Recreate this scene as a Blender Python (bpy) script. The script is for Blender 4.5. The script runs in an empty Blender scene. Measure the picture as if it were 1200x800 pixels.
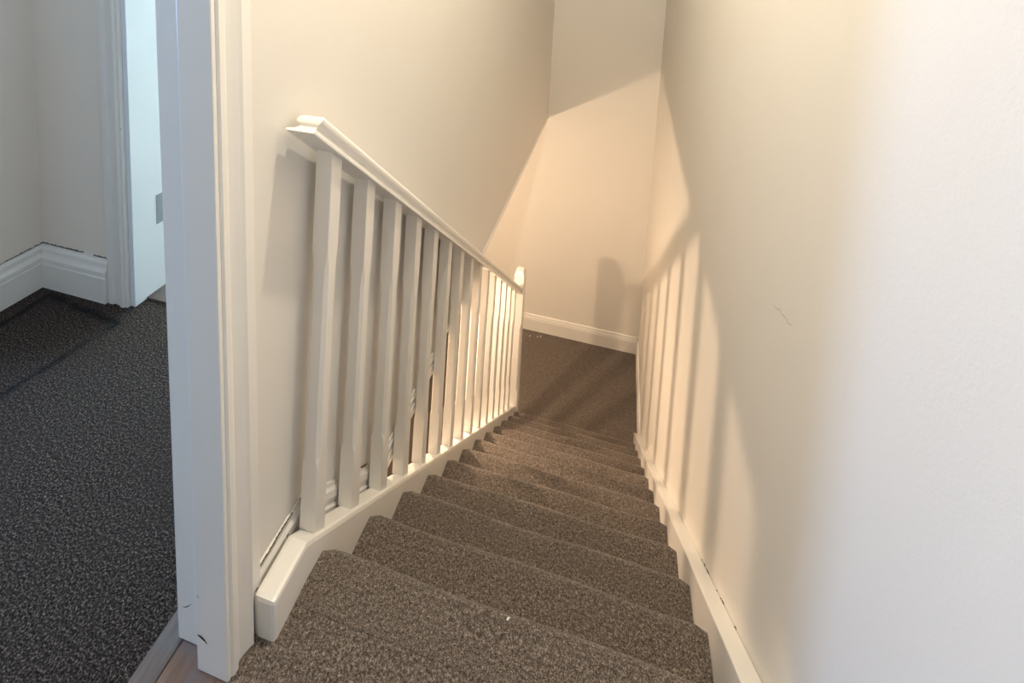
import bpy, bmesh, math, random
from mathutils import Vector, Matrix
random.seed(7)
scn = bpy.context.scene
col = scn.collection
S = 1.125                      # survey units -> metres (stair width 0.80 u = 0.90 m)

# ------------------------------------------------------------------ camera
F, CX, CY = 567.089, 604.764, -8.062          # px, taken from the photograph's vanishing points
YAW, PITCH, ROLL = (math.radians(a) for a in (-12.8013, 5.9874, 2.9062))
CAM = Vector((0.5294, 0.0, 1.2722))
fw = Vector((math.sin(YAW)*math.cos(PITCH), math.cos(YAW)*math.cos(PITCH), -math.sin(PITCH)))
rt = Vector((math.cos(YAW), -math.sin(YAW), 0)); up = rt.cross(fw)
r2 = rt*math.cos(ROLL) + up*math.sin(ROLL); u2 = -rt*math.sin(ROLL) + up*math.cos(ROLL)
cd = bpy.data.cameras.new('camera'); cam = bpy.data.objects.new('camera', cd); col.objects.link(cam)
m = Matrix((r2, u2, -fw)).transposed().to_4x4(); m.translation = CAM*S; cam.matrix_world = m
cd.sensor_width = 36; cd.lens = F/1200*36
cd.shift_x = -(CX-600)/1200; cd.shift_y = -(400-CY)/1200      # shift lens: verticals kept upright
cd.clip_start = 0.02
scn.camera = cam

# ------------------------------------------------------------------ world, lights, exposure
w = bpy.data.worlds.new('world'); scn.world = w; w.use_nodes = True
w.node_tree.nodes['Background'].inputs[0].default_value = (0.62, 0.78, 1.0, 1)
w.node_tree.nodes['Background'].inputs[1].default_value = 0.6
w.cycles.sampling_method = 'NONE'
def light(name, kind, loc, power, color, size=None, rot=None, sy=None):
    l = bpy.data.lights.new(name, kind); l.energy = power; l.color = color
    o = bpy.data.objects.new(name, l); col.objects.link(o); o.location = Vector(loc)*S
    if kind == 'AREA':
        l.shape = 'RECTANGLE'; l.size = size*S; l.size_y = sy*S; o.rotation_euler = rot
    else: l.shadow_soft_size = size*S
    return o
UP_LAMP = (0.42, 0.99, 2.62); HALL_LAMP = (-0.55, 2.16, -0.51)
sl = light('stairwell_lamp', 'SPOT', UP_LAMP, 139, (1.0, 0.89, 0.70), 0.024)     # ceiling downlight over the stairs
sl.data.spot_size = math.radians(156); sl.data.spot_blend = .35
light('hall_lamp', 'POINT', HALL_LAMP, 60, (1.0, 0.72, 0.48), 0.024)
R = math.radians
light('room_window_daylight', 'AREA', (-3.16, 0.26, 1.25), 76, (0.35, 0.58, 1.0), 1.05, (0, R(-90), 0), 0.52)
light('far_window_daylight', 'AREA', (-1.05, 3.88, 1.15), 162, (0.58, 0.83, 1.0), 1.6, (R(-90), 0, 0), 1.1)
vs = scn.view_settings
vs.view_transform = 'Standard'; vs.look = 'None'; vs.gamma = 1; vs.exposure = 0.0; vs.use_curve_mapping = False

# ------------------------------------------------------------------ materials
def newmat(name):
    mt = bpy.data.materials.new(name); mt.use_nodes = True
    nt = mt.node_tree; b = nt.nodes['Principled BSDF']
    return mt, nt, b
def nd(nt, t, **k):
    n = nt.nodes.new(t)
    for a, v in k.items(): setattr(n, a, v)
    return n
def pos(nt): return nd(nt, 'ShaderNodeNewGeometry').outputs['Position']
def noise(nt, vec, scale, detail=2, rough=.5):
    n = nd(nt, 'ShaderNodeTexNoise'); n.inputs['Scale'].default_value = scale
    n.inputs['Detail'].default_value = detail; n.inputs['Roughness'].default_value = rough
    nt.links.new(vec, n.inputs['Vector']); return n.outputs['Fac']
def math_(nt, op, a, b=None, clamp=False):
    n = nd(nt, 'ShaderNodeMath', operation=op); n.use_clamp = clamp
    for i, v in enumerate((a, b)):
        if v is None: continue
        if isinstance(v, (int, float)): n.inputs[i].default_value = v
        else: nt.links.new(v, n.inputs[i])
    return n.outputs[0]
def mixc(nt, fac, a, b):
    n = nd(nt, 'ShaderNodeMix', data_type='RGBA')
    for i, v in ((0, fac), (6, a), (7, b)):
        if isinstance(v, (int, float)): n.inputs[i].default_value = v
        elif isinstance(v, tuple): n.inputs[i].default_value = (*v, 1)
        else: nt.links.new(v, n.inputs[i])
    return n.outputs[2]
def ramp(nt, fac, stops):
    n = nd(nt, 'ShaderNodeValToRGB'); e = n.color_ramp.elements
    while len(e) < len(stops): e.new(.5)
    for k, (p_, c_) in enumerate(stops): e[k].position = p_; e[k].color = (*c_, 1) if len(c_) == 3 else c_
    nt.links.new(fac, n.inputs[0]); return n.outputs[0]
def bump(nt, b, h, strength, dist):
    n = nd(nt, 'ShaderNodeBump'); n.inputs['Strength'].default_value = strength; n.inputs['Distance'].default_value = dist
    nt.links.new(h, n.inputs['Height']); nt.links.new(n.outputs[0], b.inputs['Normal'])
def paint(name, c1, c2, rough, bscale, bstr, bdist):
    mt, nt, b = newmat(name); P = pos(nt)
    nt.links.new(mixc(nt, noise(nt, P, 3.1, 3), c1, c2), b.inputs['Base Color'])
    b.inputs['Roughness'].default_value = rough
    h = math_(nt, 'ADD', noise(nt, P, bscale, 3, .6), math_(nt, 'MULTIPLY', noise(nt, P, bscale*.12, 2), 1.6))
    bump(nt, b, h, bstr, bdist); return mt
WALL = paint('wall_paint', (.80, .765, .715), (.83, .80, .755), .62, 190, .16, .0012)
WALL_ROOM = paint('room_wall_paint', (.90, .75, .60), (.92, .77, .62), .62, 190, .16, .0012)  # wall paint tinted warm to compensate for the blue window daylight
GLOSS_ROOM = paint('room_trim_gloss_paint', (.87, .76, .64), (.90, .80, .68), .38, 60, .22, .0012)  # same warm tint on the room trim, countering the blue daylight
GLOSS = paint('trim_gloss_paint', (.845, .82, .78), (.88, .86, .825), .34, 60, .22, .0012)
CEIL = paint('ceiling_paint', (.80, .79, .76), (.83, .82, .80), .8, 150, .2, .001)
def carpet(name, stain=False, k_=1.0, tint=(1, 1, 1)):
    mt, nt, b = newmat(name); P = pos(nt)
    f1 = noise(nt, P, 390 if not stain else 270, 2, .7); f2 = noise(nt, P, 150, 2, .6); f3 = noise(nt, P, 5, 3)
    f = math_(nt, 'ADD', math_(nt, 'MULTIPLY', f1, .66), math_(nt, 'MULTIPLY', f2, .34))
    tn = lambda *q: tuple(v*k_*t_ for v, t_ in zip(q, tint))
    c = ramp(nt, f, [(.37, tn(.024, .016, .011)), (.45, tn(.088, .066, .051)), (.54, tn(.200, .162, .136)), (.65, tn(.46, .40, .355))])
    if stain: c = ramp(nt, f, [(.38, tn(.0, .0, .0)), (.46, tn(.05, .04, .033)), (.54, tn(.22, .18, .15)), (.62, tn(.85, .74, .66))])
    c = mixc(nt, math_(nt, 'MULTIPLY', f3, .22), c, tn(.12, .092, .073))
    if stain:
        sp = nd(nt, 'ShaderNodeSeparateXYZ'); nt.links.new(P, sp.inputs[0])
        # dark outline left on the pile where a piece of furniture stood (a tilted rectangle)
        def lin(ax, ay, k): return math_(nt, 'ADD', math_(nt, 'ADD', math_(nt, 'MULTIPLY', sp.outputs[0], ax), math_(nt, 'MULTIPLY', sp.outputs[1], ay)), k)
        left = lin(-1, -.05, (-1.300+.05*1.05)*S); right = lin(1, -.16, (.985+.16*1.05)*S); top = lin(.10, 1, (-1.130+.10*1.15)*S)
        sd = math_(nt, 'MAXIMUM', math_(nt, 'MAXIMUM', left, right), top)
        wob = math_(nt, 'MULTIPLY', math_(nt, 'SUBTRACT', noise(nt, P, 22, 3), .5), .028)
        d = math_(nt, 'ABSOLUTE', math_(nt, 'ADD', sd, wob))
        k = math_(nt, 'SUBTRACT', 1, math_(nt, 'DIVIDE', d, .021), True)
        k = math_(nt, 'MULTIPLY', k, ramp(nt, noise(nt, P, 9, 3), [(.38, (.15,)*3), (.52, (1,)*3)]))
        c = mixc(nt, math_(nt, 'MULTIPLY', k, .93), c, (.006, .006, .007))
        red = ramp(nt, noise(nt, P, 2.6, 2), [(.5, (0,)*3), (.66, (.5,)*3)])
        c = mixc(nt, red, c, (.048, .030, .024))
    nt.links.new(c, b.inputs['Base Color'])
    b.inputs['Roughness'].default_value = .95; b.inputs['Specular IOR Level'].default_value = .1
    b.inputs['Sheen Weight'].default_value = .22 if not stain else .03; b.inputs['Sheen Roughness'].default_value = .5
    bump(nt, b, f, .9, .006); return mt
CARPET = carpet('brown_fleck_carpet'); CARPET_ROOM = carpet('brown_fleck_carpet_stained', True, .25, (1.22, 1.0, .88)); CARPET_HALL = carpet('hall_carpet_lamp_offset', False, .42)  # hall copy darkened to offset the hall lamp's bright pool on the floor
def flat(name, c, rough=.5, metal=0):
    mt, nt, b = newmat(name); P = pos(nt)
    nt.links.new(mixc(nt, noise(nt, P, 60, 3), c, tuple(v*.8 for v in c)), b.inputs['Base Color'])
    b.inputs['Roughness'].default_value = rough; b.inputs['Metallic'].default_value = metal; return mt
GAP = flat('dark_gap', (.045, .034, .027), .9); JOINT = flat('dusty_joint', (.13, .10, .08), .9)
METAL = flat('dull_metal', (.42, .43, .42), .5, .3)
LINT = flat('white_lint', (.85, .85, .83), .8)
def wood(name, lo, mid, hi, dust):
    mt, nt, b = newmat(name); P = pos(nt)
    mp = nd(nt, 'ShaderNodeMapping'); mp.inputs['Scale'].default_value = (20, 3.0, 20); nt.links.new(P, mp.inputs[0])
    g = noise(nt, mp.outputs[0], 4, 5, .65)
    c = ramp(nt, g, [(.3, lo), (.5, mid), (.7, hi)])
    wear = ramp(nt, noise(nt, P, 13, 4), [(.45, (0,)*3), (.62, (.8,)*3)])
    c = mixc(nt, wear, c, dust); nt.links.new(c, b.inputs['Base Color']); b.inputs['Roughness'].default_value = .5
    bump(nt, b, g, .2, .002); return mt
WOOD = wood('worn_threshold_wood', (.20, .105, .06), (.27, .15, .09), (.33, .19, .12), (.25, .19, .16))
WOOD_DARK = wood('dark_threshold_wood', (.07, .045, .033), (.10, .066, .048), (.13, .088, .066), (.12, .09, .075))
WOOD_WORN = wood('dusty_threshold_wood', (.11, .070, .052), (.155, .102, .078), (.19, .130, .105), (.15, .125, .115))
mt, nt, b = newmat('window_glass'); b.inputs['Transmission Weight'].default_value = 1; b.inputs['Roughness'].default_value = 0
b.inputs['IOR'].default_value = 1.1; b.inputs['Base Color'].default_value = (.96, .98, 1, 1); GLASS = mt

# ------------------------------------------------------------------ mesh helpers (coordinates in survey units)
def mesh(name, verts, faces, mat, parent=None, smooth=False, bevel=0, loc=(0, 0, 0)):
    me = bpy.data.meshes.new(name); me.from_pydata([tuple(Vector(v)*S) for v in verts], [], faces)
    me.materials.append(mat)
    bm = bmesh.new(); bm.from_mesh(me); bmesh.ops.recalc_face_normals(bm, faces=bm.faces)
    if bevel:
        es = [e for e in bm.edges if len(e.link_faces) == 2 and e.calc_face_angle(0) > .5]
        bmesh.ops.bevel(bm, geom=es, offset=bevel*S, segments=2, profile=.6, affect='EDGES')
    bm.to_mesh(me); bm.free()
    if smooth:
        for p_ in me.polygons: p_.use_smooth = True
        me.set_sharp_from_angle(angle=R(38))
    o = bpy.data.objects.new(name, me); col.objects.link(o); o.location = Vector(loc)*S; o.parent = parent
    return o
BOXF = [(0, 1, 3, 2), (4, 6, 7, 5), (0, 4, 5, 1), (2, 3, 7, 6), (0, 2, 6, 4), (1, 5, 7, 3)]
def box(name, x, y, z, mat, parent=None, bevel=0):
    v = [(a, b_, c_) for a in x for b_ in y for c_ in z]
    return mesh(name, v, BOXF, mat, parent, bevel=bevel)
def multi(name, boxes, mat, parent=None, bevel=0):
    v, f = [], []
    for x, y, z in boxes:
        n = len(v); v += [(a, b_, c_) for a in x for b_ in y for c_ in z]; f += [tuple(i+n for i in q) for q in BOXF]
    return mesh(name, v, f, mat, parent, bevel=bevel)
def sweep(name, sections, mat, parent=None, smooth=False, bevel=0):
    n = len(sections[0]); v = [p_ for s_ in sections for p_ in s_]; f = []
    for k in range(len(sections)-1):
        for i in range(n):
            j = (i+1) % n; f.append((k*n+i, k*n+j, (k+1)*n+j, (k+1)*n+i))
    f.append(tuple(range(n))); f.append(tuple((len(sections)-1)*n+i for i in range(n)))
    return mesh(name, v, f, mat, parent, smooth, bevel)
def empty(name, loc):
    o = bpy.data.objects.new(name, None); col.objects.link(o); o.location = Vector(loc)*S; o.empty_display_size = .1; return o
def struct(o): o['kind'] = 'structure'; return o
def tag(o, label, cat, group=None):
    o['label'] = label; o['category'] = cat
    if group: o['group'] = group
    return o
def child(o, parent):           # parent without moving
    o.parent = parent; o.matrix_parent_inverse = Matrix.Translation(-parent.location); return o

# ------------------------------------------------------------------ survey numbers
RUN, RISE, Y1, NSTEP = 0.19576, 0.17245, 0.7931, 12
W = 0.80; XR = 0.840; YB = 3.859; ZB = -12*RISE; PT = RISE/RUN; ZC = 2.75
YREAR = -1.25
def xw(y): return -.022 - .044*(YB-y)/(YB-.7)          # stair-side face of the left wall
def zw(y): return -.147 - .0384*(YB-y)         # its lower edge above the hall

# ------------------------------------------------------------------ structure
struct(box('wall_right', (XR, XR+.1), (YREAR, YB), (ZB-.1, ZC), WALL))
struct(multi('wall_back', [((-.25, XR+.1), (YB, YB+.1), (ZB-.1, ZC)), ((-2.1, -1.85), (YB, YB+.1), (ZB-.1, ZC)), ((-1.85, -.25), (YB, YB+.1), (ZB-.1, .6)), ((-1.85, -.25), (YB, YB+.1), (1.7, ZC))], WALL))
struct(box('wall_rear', (-3.3, XR+.1), (YREAR-.1, YREAR), (-.1, ZC), WALL))
yy = [.66, 1.5, 2.3, 3.1, YB]
struct(sweep('wall_left', [[(xw(y), y, zw(y)), (xw(y), y, ZC), (-.17, y, ZC), (-.17, y, zw(y))] for y in yy], WALL))
struct(multi('wall_left_near', [((-.17, -.055), (YREAR, -.27), (0, ZC)), ((-.17, -.055), (-.27, .66), (1.83, ZC))], WALL))
struct(box('ceiling', (-3.3, XR+.1), (YREAR-.1, YB+.1), (ZC, ZC+.08), CEIL))
# left room
XL, YL = -1.388, 1.187
struct(box('wall_room_left', (XL-.1, XL), (.84, YL+.1), (0, ZC), WALL_ROOM))
struct(multi('wall_room_far', [((XL, -1.0), (YL, YL+.11), (0, ZC)), ((-1.0, -.19), (YL, YL+.11), (1.8, ZC)), ((-.32, -.19), (YL, YL+.11), (0, 1.8))], WALL_ROOM))
struct(box('wall_room_return', (-3.2, XL-.1), (.84, .94), (0, ZC), WALL_ROOM))
struct(multi('wall_room_window', [((-3.3, -3.2), (YREAR, 0.0), (0, ZC)), ((-3.3, -3.2), (.52, .94), (0, ZC)),
       ((-3.3, -3.2), (0, .52), (0, .72)), ((-3.3, -3.2), (0, .52), (1.78, ZC))], WALL))
# far room behind the second doorway
struct(multi('wall_far_room_left', [((-2.1, -2.0), (YL+.11, YB), (0, ZC)), ((-2.1, XL-.1), (YL, YL+.11), (0, ZC))], WALL))
# hall below
struct(box('wall_hall_left', (-1.35, -1.25), (.3, YB), (ZB-.1, -.12), WALL))
struct(box('wall_hall_front', (-1.35, XR), (.2, .3), (ZB-.1, -.12), WALL))
# floors
struct(box('floor', (-.042, XR), (YREAR, Y1-RUN*.5), (-.1, -.001), CARPET))
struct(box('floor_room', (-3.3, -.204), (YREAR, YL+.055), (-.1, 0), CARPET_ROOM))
struct(box('floor_far_room', (-2.1, -.19), (YL+.055, YB), (-.1, -.004), CARPET))
struct(box('floor_lower_landing', (-.45, XR), (.3, YB), (ZB-.1, ZB), CARPET))
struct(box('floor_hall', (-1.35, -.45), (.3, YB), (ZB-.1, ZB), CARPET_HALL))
struct(box('ceiling_hall', (-1.35, -.10), (.3, YB), (-.16, -.10), CEIL))

# thresholds
struct(box('trim_1', (-.160, -.042), (-.25, .604), (-.06, -.0015), WOOD, bevel=.002))
struct(box('trim_4', (-.204, -.160), (-.25, .66), (-.06, .0005), WOOD_WORN, bevel=.002))
struct(box('trim_2', (-.99, -.33), (YL+.035, YL+.11), (-.05, .006), WOOD_DARK, bevel=.002))

# ------------------------------------------------------------------ baseboards
def skirt_profile(h, t, m=.60):        # (offset from wall, height): plain board with an ogee top
    return [(0, 0), (t, 0)]+[(t*a, h*(m+(1-m)*q)) for a, q in ((1, 0), (.82, .06), (.96, .12), (.93, .35), (.70, .50), (.56, .64), (.66, .69), (.62, .85), (.40, .975), (0, 1))]
def baseboard(name, h, a, b_, nrm, z0, t=.022, ma=0, mb=0, m=.60, mat=None):
    """a,b_: plan end points on the wall face; nrm: unit vector into the room; ma/mb: mitre at the ends"""
    pr = skirt_profile(h, t, m); d = (Vector(b_)-Vector(a)).normalized(); secs = []
    for e, mm in ((a, ma), (b_, -mb)):
        secs.append([(e[0]+nrm[0]*o_+d.x*mm*o_, e[1]+nrm[1]*o_+d.y*mm*o_, z0+z_) for o_, z_ in pr])
    return struct(sweep(name, secs, mat or GLOSS))
bb1 = baseboard('baseboard_back', .143, (-1.25, YB), (XR, YB), (0, -1), ZB, t=.016, mb=1, m=.72)
bb2 = baseboard('baseboard_right', .118, (XR, YB), (XR, 3.06), (-1, 0), ZB, t=.014, ma=1, m=.72)
bb3 = baseboard('baseboard_room_left', .146, (XL, .84), (XL, YL), (1, 0), 0, mb=1, mat=GLOSS_ROOM)
bb4 = baseboard('baseboard_room_far', .146, (XL, YL), (-1.088, YL), (0, -1), 0, ma=1, mat=GLOSS_ROOM)
# ragged open joints along the top of the room's baseboards
def ragged(name, pts, nrm, parent, w0=.0012, w1=.004, t=.0016, n=46, keep=.72, mat=JOINT):
    A, B_ = Vector(pts[0]), Vector(pts[1]); v, f = [], []; N = Vector(nrm); upv = (B_-A).cross(N).normalized()
    if upv.z < 0: upv = -upv
    run = True
    for k in range(n):
        if random.random() < .25: run = random.random() < keep
        if not run: continue
        p0 = A.lerp(B_, k/n); p1 = A.lerp(B_, (k+1)/n); h0 = random.uniform(w0, w1); h1 = random.uniform(w0, w1); i = len(v)
        for p_, h_ in ((p0, h0), (p1, h1)):
            j_ = random.uniform(-.0012, .0012)
            for o_ in (0, t): v += [tuple(p_+N*o_+upv*j_), tuple(p_+N*o_+upv*(h_+j_))]
        f += [tuple(i+q for q in Q) for Q in [(0, 1, 3, 2), (4, 6, 7, 5), (0, 4, 5, 1), (2, 3, 7, 6), (0, 2, 6, 4), (1, 5, 7, 3)]]
    o = mesh(name, v, f, mat, parent); o['kind'] = 'stuff'; return o
ragged('open_joint', ((XL, .85, .1465), (XL, YL, .1465)), (1, 0, 0), bb3, n=40)
ragged('open_joint', ((XL, YL, .1465), (-1.09, YL, .1465)), (0, -1, 0), bb4, w1=.0055, n=34)

# ------------------------------------------------------------------ near doorway (lining, stop, moulded architrave)
d1 = struct(empty('door_1', (-.12, .62, 0)))
def part(o, root): return child(o, root)
JL = -.0125                     # the old jamb leans a little
def jamb(name, x, y, z=(.0, 2.05), bevel=.002):
    v_ = [(a+JL*c_, b_, c_) for a in x for b_ in y for c_ in z]
    return part(mesh(name, v_, BOXF, GLOSS, bevel=bevel), d1)
jamb('lining', (-.169, -.066), (.602, .664))
jamb('door_stop', (-.104, -.041), (.579, .6025), bevel=.003)
# architrave on the stair side: profile runs along y
ap = [(.586, 0), (.586, .028), (.589, .031), (.598, .031), (.602, .026), (.606, .025), (.614, .028), (.624, .032), (.629, .0345), (.633, .031), (.636, .023), (.640, .0215), (.661, .0215), (.664, .019), (.664, 0)]
AX = -.068
part(sweep('architrave', [[(AX+o_+JL*z_*(1 if o_ else 0), y_, z_) for y_, o_ in ap] for z_ in (.002, 2.05)], GLOSS), d1)
part(sweep('head_lining', [[(-.205, y_, 1.80), (-.055, y_, 1.80), (-.055, y_, 1.84), (-.205, y_, 1.84)] for y_ in (-.27, .62)], GLOSS), d1)
part(box('lining', (-.205, -.055), (-.30, -.26), (0, 1.84), GLOSS, bevel=.002), d1)
# knocks in the paint of the jamb
def gouge(pts, r, root):
    v, f = [], []
    for k, p_ in enumerate(pts):
        rr = r*math.sin(math.pi*(k+.25)/(len(pts)-.5)); v += [(p_[0], p_[1]-.0006, p_[2]+rr), (p_[0], p_[1]-.0006, p_[2]-rr)]
        if k: n = 2*k; f.append((n-2, n, n+1, n-1))
    part(mesh('paint_chip', v, f, GAP), root)
gouge([(-.102+.005*k, .579, .072-.0006*k*k) for k in range(5)], .0026, d1)
gouge([(-.158+.005*k, .602, .070+.0009*k*k) for k in range(5)], .0011, d1)
gouge([(-.102+.002*k, .579, .150-.001*k) for k in range(4)], .0008, d1)

# far doorway
d2 = struct(empty('door_2', (-1.0, YL+.05, 0)))
apf = [(-1.088, 0), (-1.088, .012), (-1.083, .015), (-1.066, .015), (-1.061, .010), (-1.040, .013), (-1.028, .018), (-1.020, .018), (-1.016, .014), (-1.006, .014), (-1.004, 0)]
part(sweep('architrave', [[(x_, YL-o_, z_) for x_, o_ in apf] for z_ in (0, 1.86)], GLOSS_ROOM), d2)
part(box('lining', (-1.004, -.985), (YL-.004, YL+.114), (0, 1.8), GLOSS, bevel=.0015), d2)
part(box('lining', (-.335, -.32), (YL-.004, YL+.114), (0, 1.8), GLOSS, bevel=.0015), d2)
part(box('head_lining', (-1.0, -.32), (YL-.004, YL+.114), (1.78, 1.8), GLOSS), d2)
part(box('strike_plate', (-.986, -.9835), (YL+.078, YL+.106), (.245, .350), METAL, bevel=.0008), d2)
gouge([(-1.0075+.0012*k, YL-.0145, .612+.004*k) for k in range(3)], .004, d2)

# windows that let the daylight in
def window(name, frames, pane):
    r_ = struct(empty(name, pane[0][0] if False else (pane[0][0], pane[1][0], pane[2][0])))
    part(multi('window_frame', frames, GLOSS), r_); part(box('pane', *pane, GLASS), r_)
window('window_1', [((-3.27, -3.23), (0, .03), (.72, 1.78)), ((-3.27, -3.23), (.49, .52), (.72, 1.78)), ((-3.27, -3.23), (.03, .49), (.72, .75)),
       ((-3.27, -3.23), (.03, .49), (1.75, 1.78)), ((-3.27, -3.23), (.03, .49), (1.235, 1.265))], ((-3.252, -3.248), (.03, .49), (.75, 1.75)))

yf = (YB+.045, YB+.085)
window('window_2', [((-1.85, -1.81), yf, (.6, 1.7)), ((-.29, -.25), yf, (.6, 1.7)), ((-1.81, -.29), yf, (.6, .64)), ((-1.81, -.29), yf, (1.66, 1.7)),
       ((-1.07, -1.03), yf, (.64, 1.66))], ((-1.81, -.29), (YB+.06, YB+.066), (.64, 1.66)))

# ------------------------------------------------------------------ staircase
st = tag(empty('staircase', (.4, Y1, ZB)), 'straight flight of brown carpeted stairs between white painted strings', 'stairs')
def step(k):
    y0 = Y1+(k-1)*RUN; z0 = -(k-1)*RISE; back = y0-RUN-.03 if k > 1 else y0-RUN*.5-.001
    rr = .017
    prof = [(back, 0), (y0-.10, 0), (y0-.06, .0005), (y0-rr*1.9, .0008)]
    for a in range(0, 181, 20):
        t = R(90-a); prof.append((y0-rr+rr*math.cos(t), -rr+.0008+rr*math.sin(t)))
    prof += [(y0-.030, -2*rr-.004), (y0-.030, -RISE-.002), (y0-.05, -RISE-.002), (y0-.05, -2*rr-.02), (back, -.03)]
    n = 36; ph = [random.uniform(0, 6.3) for _ in range(3)]; secs = []
    for i in range(n+1):
        x = W*i/n; e = min(x, W-x); rnd = max(0, 1-e/.02)
        dz = .0022*math.sin(x*9+ph[0])+.0012*math.sin(x*23+ph[1]); dy = .0022*math.sin(x*13+ph[2])+random.uniform(-.0006, .0006)
        sec = []
        for j, (y_, z_) in enumerate(prof):
            q = max(0, 1-abs(y_-y0)/.06) if j < len(prof)-5 else 0
            sec.append((x, y_+q*(dy-.005*rnd*rnd), z0+z_+q*(dz*.6-.005*rnd*rnd)))
        secs.append(sec)
    return part(sweep('carpeted_step', secs, CARPET, smooth=True), st)
for k in range(1, NSTEP+1): step(k)

# left string: level at the top, then raking down to the newel; outer spandrel closes it to the hall floor
CL = .727; yk = (CL-.082)/PT; y_end = 2.935
def string_poly(x): return [(x, .640, .082), (x, yk, .082), (x, y_end, CL-PT*y_end), (x, y_end, CL-PT*y_end-.30), (x, .80, -.20), (x, .640, -.02)]
A_, B2 = string_poly(-.044), string_poly(0.0)
part(mesh('left_string', A_+B2, [(0, 1, 2, 3, 4, 5), (6, 11, 10, 9, 8, 7)]+[(i, (i+1) % 6, 6+(i+1) % 6, 6+i) for i in range(6)], GLOSS, bevel=.008), st)
sp_ = lambda x: [(x, .32, -.125), (x, .80, -.125), (x, .85, -.19), (x, y_end, CL-PT*y_end-.26), (x, y_end, ZB), (x, .32, ZB)]
A_, B2 = sp_(-.040), sp_(-.012)
part(mesh('spandrel_panel', A_+B2, [(0, 1, 2, 3, 4, 5), (6, 11, 10, 9, 8, 7)]+[(i, (i+1) % 6, 6+(i+1) % 6, 6+i) for i in range(6)], GLOSS), st)
# right string against the wall
CR = .739; ykr = (CR-.095)/PT; y_er = 3.09
def rs(x): return [(x, .60, .095), (x, ykr, .095), (x, y_er, CR-PT*y_er), (x, y_er, ZB), (x, y_er-.12, ZB), (x, .80, -.22), (x, .7, -.05), (x, .60, -.05)]
struct(box('baseboard_landing', (W, XR), (YREAR, .598), (-.002, .095), GLOSS, bevel=.003))
A_, B2 = rs(W-.0005), rs(XR-.0005)
part(mesh('right_string', A_+B2, [tuple(range(8)), tuple(range(15, 7, -1))]+[(i, (i+1) % 8, 8+(i+1) % 8, 8+i) for i in range(8)], GLOSS, bevel=.003), st)
o = ragged('open_joint', ((XR-.0005, .93, CR-PT*.93+.0005), (XR-.0005, 1.28, CR-PT*1.28+.0005)), (-1, 0, 0), None, w0=.0005, w1=.0017, n=60, keep=.3); part(o, st)

# ------------------------------------------------------------------ trim on the left wall beside the stairs
CS = .786
t3 = struct(empty('trim_3', (-.05, .70, .02)))
def trim_prof(h, t): return [(0, 0), (t, 0), (t, h*.42), (t*.6, h*.48), (t*.6, h*.60), (t*.95, h*.66), (t*.95, h*.82), (t*.5, h*.90), (t*.4, h), (0, h)]
def wall_trim(name, secs): return part(sweep(name, [[(xw(y)+o_, y, z0+z_) for o_, z_ in trim_prof(h, t)] for y, z0, h, t in secs], GLOSS), t3)
ys = (CS-.086)/PT
wall_trim('level_skirting', [(.664, -.02, .106, .012), (ys, -.02, .106, .012)])
wall_trim('raking_skirting', [(ys+.0005, CS-PT*ys-.105, .105, .012), (1.125, CS-PT*1.125-.105, .105, .012)])
wall_trim('lower_moulding', [(1.10, -.286, .072, .009), (1.62, -.278, .064, .008)])
wall_trim('edge_bead', [(1.62, zw(1.62)-.012, .020, .005), (YB-.001, zw(YB)-.010, .018, .004)])
part(ragged('open_joint', ((xw(.7)+.006, .668, .0865), (xw(.75)+.006, ys, .0865)), (1, 0, 0), None, n=16, keep=.8), t3)
part(ragged('open_joint', ((xw(.85)+.006, .83, CS-PT*.83+.001), (xw(1.0)+.006, 1.08, CS-PT*1.08+.001)), (1, 0, 0), None, n=26, keep=.6, w1=.006), t3)
part(ragged('open_joint', ((-.0445, .645, .0822), (-.0445, yk, .0822)), (1, 0, 0), None, n=16, keep=.3, w1=.0015), t3)

# ------------------------------------------------------------------ balustrade
bal = tag(empty('balustrade', (-.027, .765, .05)), 'white painted stair balustrade with moulded handrail and square chamfered balusters', 'balustrade')
HC = 1.566; HS = PT+.0072
lev = [(0, 0), (.005, 0), (.009, -.003), (.014, -.008), (.020, -.011), (.025, -.0115), (.028, -.0095), (.031, -.0062), (.037, -.004), (.046, -.004), (.053, -.007), (.058, -.013), (.0605, -.022)]
lev = [(h_*.93, o_) for h_, o_ in lev]
HX0, HX1, HY0, HY1 = -.0525, .006, .733, 2.945
v, f = [], []
for h_, o_ in lev:
    for x_, y_ in ((HX0-o_, HY0-o_*.8+h_*.70), (HX1+o_, HY0-o_*.8+h_*.70), (HX1+o_, HY1), (HX0-o_, HY1)): v.append((x_, y_, HC+h_-HS*y_))
for k in range(len(lev)-1):
    for i in range(4): j = (i+1) % 4; f.append((4*k+i, 4*k+j, 4*k+4+j, 4*k+4+i))
f += [(0, 1, 2, 3), tuple(4*(len(lev)-1)+i for i in range(4))]
part(mesh('handrail', v, f, GLOSS, smooth=True), bal)
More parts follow.
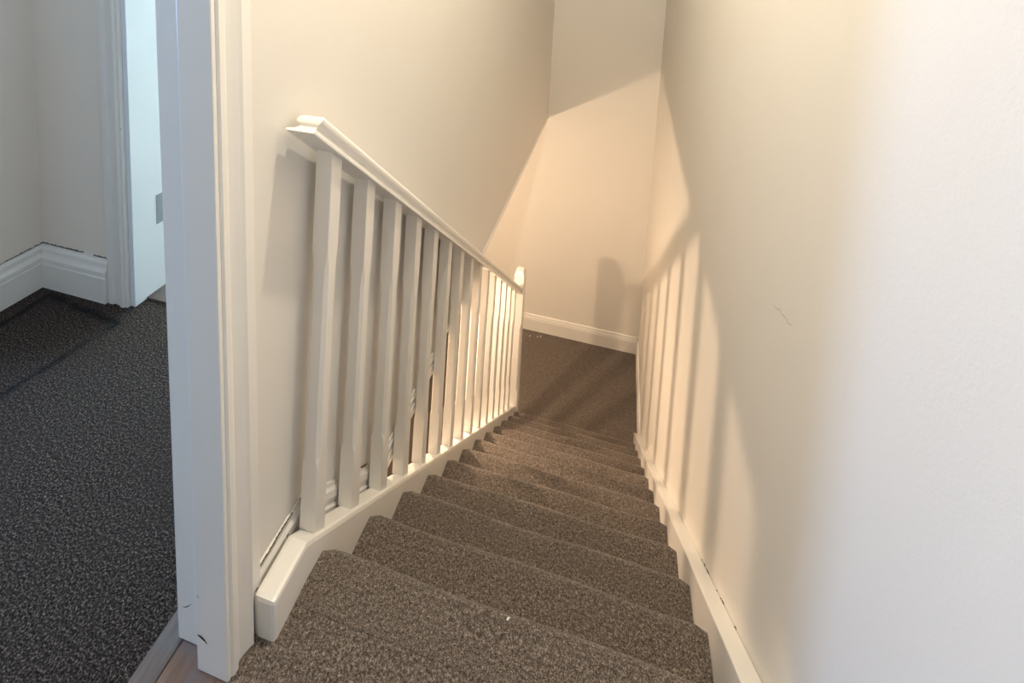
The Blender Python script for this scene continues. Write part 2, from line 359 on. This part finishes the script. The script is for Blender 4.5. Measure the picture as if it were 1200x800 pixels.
# baluster: square ends, stop-chamfered middle, leaning slightly down the flight
def baluster_mesh():
    hw = .0178; LEAN = .048; secs = []
    H = (HC-CL-.006)-PT*LEAN
    marks = [(0, .0012), (.155, .0012), (.170, .0060), (.30, .0068), (.50, .0068), (.565, .0060), (.605, .0012), (1, .0012)]
    for t, ch in marks:
        z = t if t <= 1 and t not in (1,) else 1
        zz = {0: 0, 1: H}.get(t, t*1.0)
        yo = LEAN*zz/H; ring = []
        for cx_, cy_ in ((-1, -1), (1, -1), (1, 1), (-1, 1)):
            pts = [(cx_*hw, cy_*(hw-ch)), (cx_*(hw-ch), cy_*hw)]
            if cx_*cy_ < 0: pts.reverse()
            for a, b_ in pts:
                s_ = (-PT*b_) if t in (0, 1) else 0
                ring.append((a, b_+yo, zz+s_))
        secs.append(ring)
    return secs
secs = baluster_mesh(); n0 = None
for k in range(15):
    yc = .765+.0168+.141*k
    if n0 is None:
        n0 = sweep('baluster', secs, GLOSS); o = n0
    else:
        o = n0.copy(); col.objects.link(o)
    o.parent = bal
    jit = random.Random(k)
    o.location = (Vector((-.0268+jit.uniform(-.001, .001), yc, CL-PT*yc))*S) - bal.location
# newel
def newel(x, y, z0, z1):
    cx_, cy_, hw = (x[0]+x[1])/2, (y[0]+y[1])/2, (x[1]-x[0])/2
    H = z1-z0; secs = []
    for z, w_, ch in [(0, 1, .003), (H*.26, 1, .003), (H*.29, 1, .013), (H*.66, 1, .013), (H*.69, 1, .003), (H-.028, 1, .003), (H-.010, .80, .006), (H, .66, .006)]:
        ring = []
        for a, b_ in ((-1, -1), (1, -1), (1, 1), (-1, 1)):
            q = [(a*hw*w_, b_*(hw*w_-ch)), (a*(hw*w_-ch), b_*hw*w_)]
            if a*b_ < 0: q.reverse()
            ring += [(cx_+s_, cy_+t_, z0+z) for s_, t_ in q]
        secs.append(ring)
    return part(sweep('newel_post', secs, GLOSS), bal)
newel((-.050, .016), (2.932, 2.998), ZB, -.885)

# ------------------------------------------------------------------ hairline crack and scuffs on the right wall
crk = [(.929, .627), (.912, .632), (.899, .641), (.885, .643), (.868, .650), (.852, .652), (.834, .663)]
v, f = [], []
for k, (y_, z_) in enumerate(crk):
    h_ = .0004 if 0 < k < len(crk)-1 else .0002
    v += [(XR-.0006, y_, z_-h_), (XR-.0006, y_, z_+h_)]
    if k: n = 2*k; f.append((n-2, n, n+1, n-1))
mesh('hairline_crack', v, f, flat('crack_shade', (.30, .25, .20), .9), bpy.data.objects['wall_right'])

# ------------------------------------------------------------------ lint
def lint(name, c, size, rot, label):
    v, f = [], []; n = 7
    for ring in range(5):
        t = ring/4; r_ = size*.28*math.sin(math.pi*(t*.86+.07)); x_ = (t-.5)*size
        for i in range(n):
            a = 2*math.pi*i/n; rr = r_*random.uniform(.7, 1.2); v.append((x_, rr*math.cos(a), rr*math.sin(a)*.7+size*.13))
    for ring in range(4):
        for i in range(n): j = (i+1) % n; f.append((ring*n+i, ring*n+j, ring*n+n+j, ring*n+n+i))
    f += [tuple(range(n)), tuple(4*n+i for i in range(n))]
    o = mesh(name, v, f, LINT, smooth=True, loc=c); o.rotation_euler.z = rot
    return o
tag(lint('lint_scrap', (.399, .777, .0012), .008, .9, 'tiny white scrap of lint on the top stair edge'), 'tiny white scrap of lint lying on the topmost carpeted tread', 'lint')
for x_, y_ in ((-.055, 3.78), (.01, 3.79), (.035, 3.80)):
    tag(lint('lint_scrap', (x_, y_, ZB+.0005), .016, random.uniform(0, 3), ''), 'pale scrap of lint on the lower landing carpet beside the baseboard', 'lint', 'lint scraps on the lower landing')
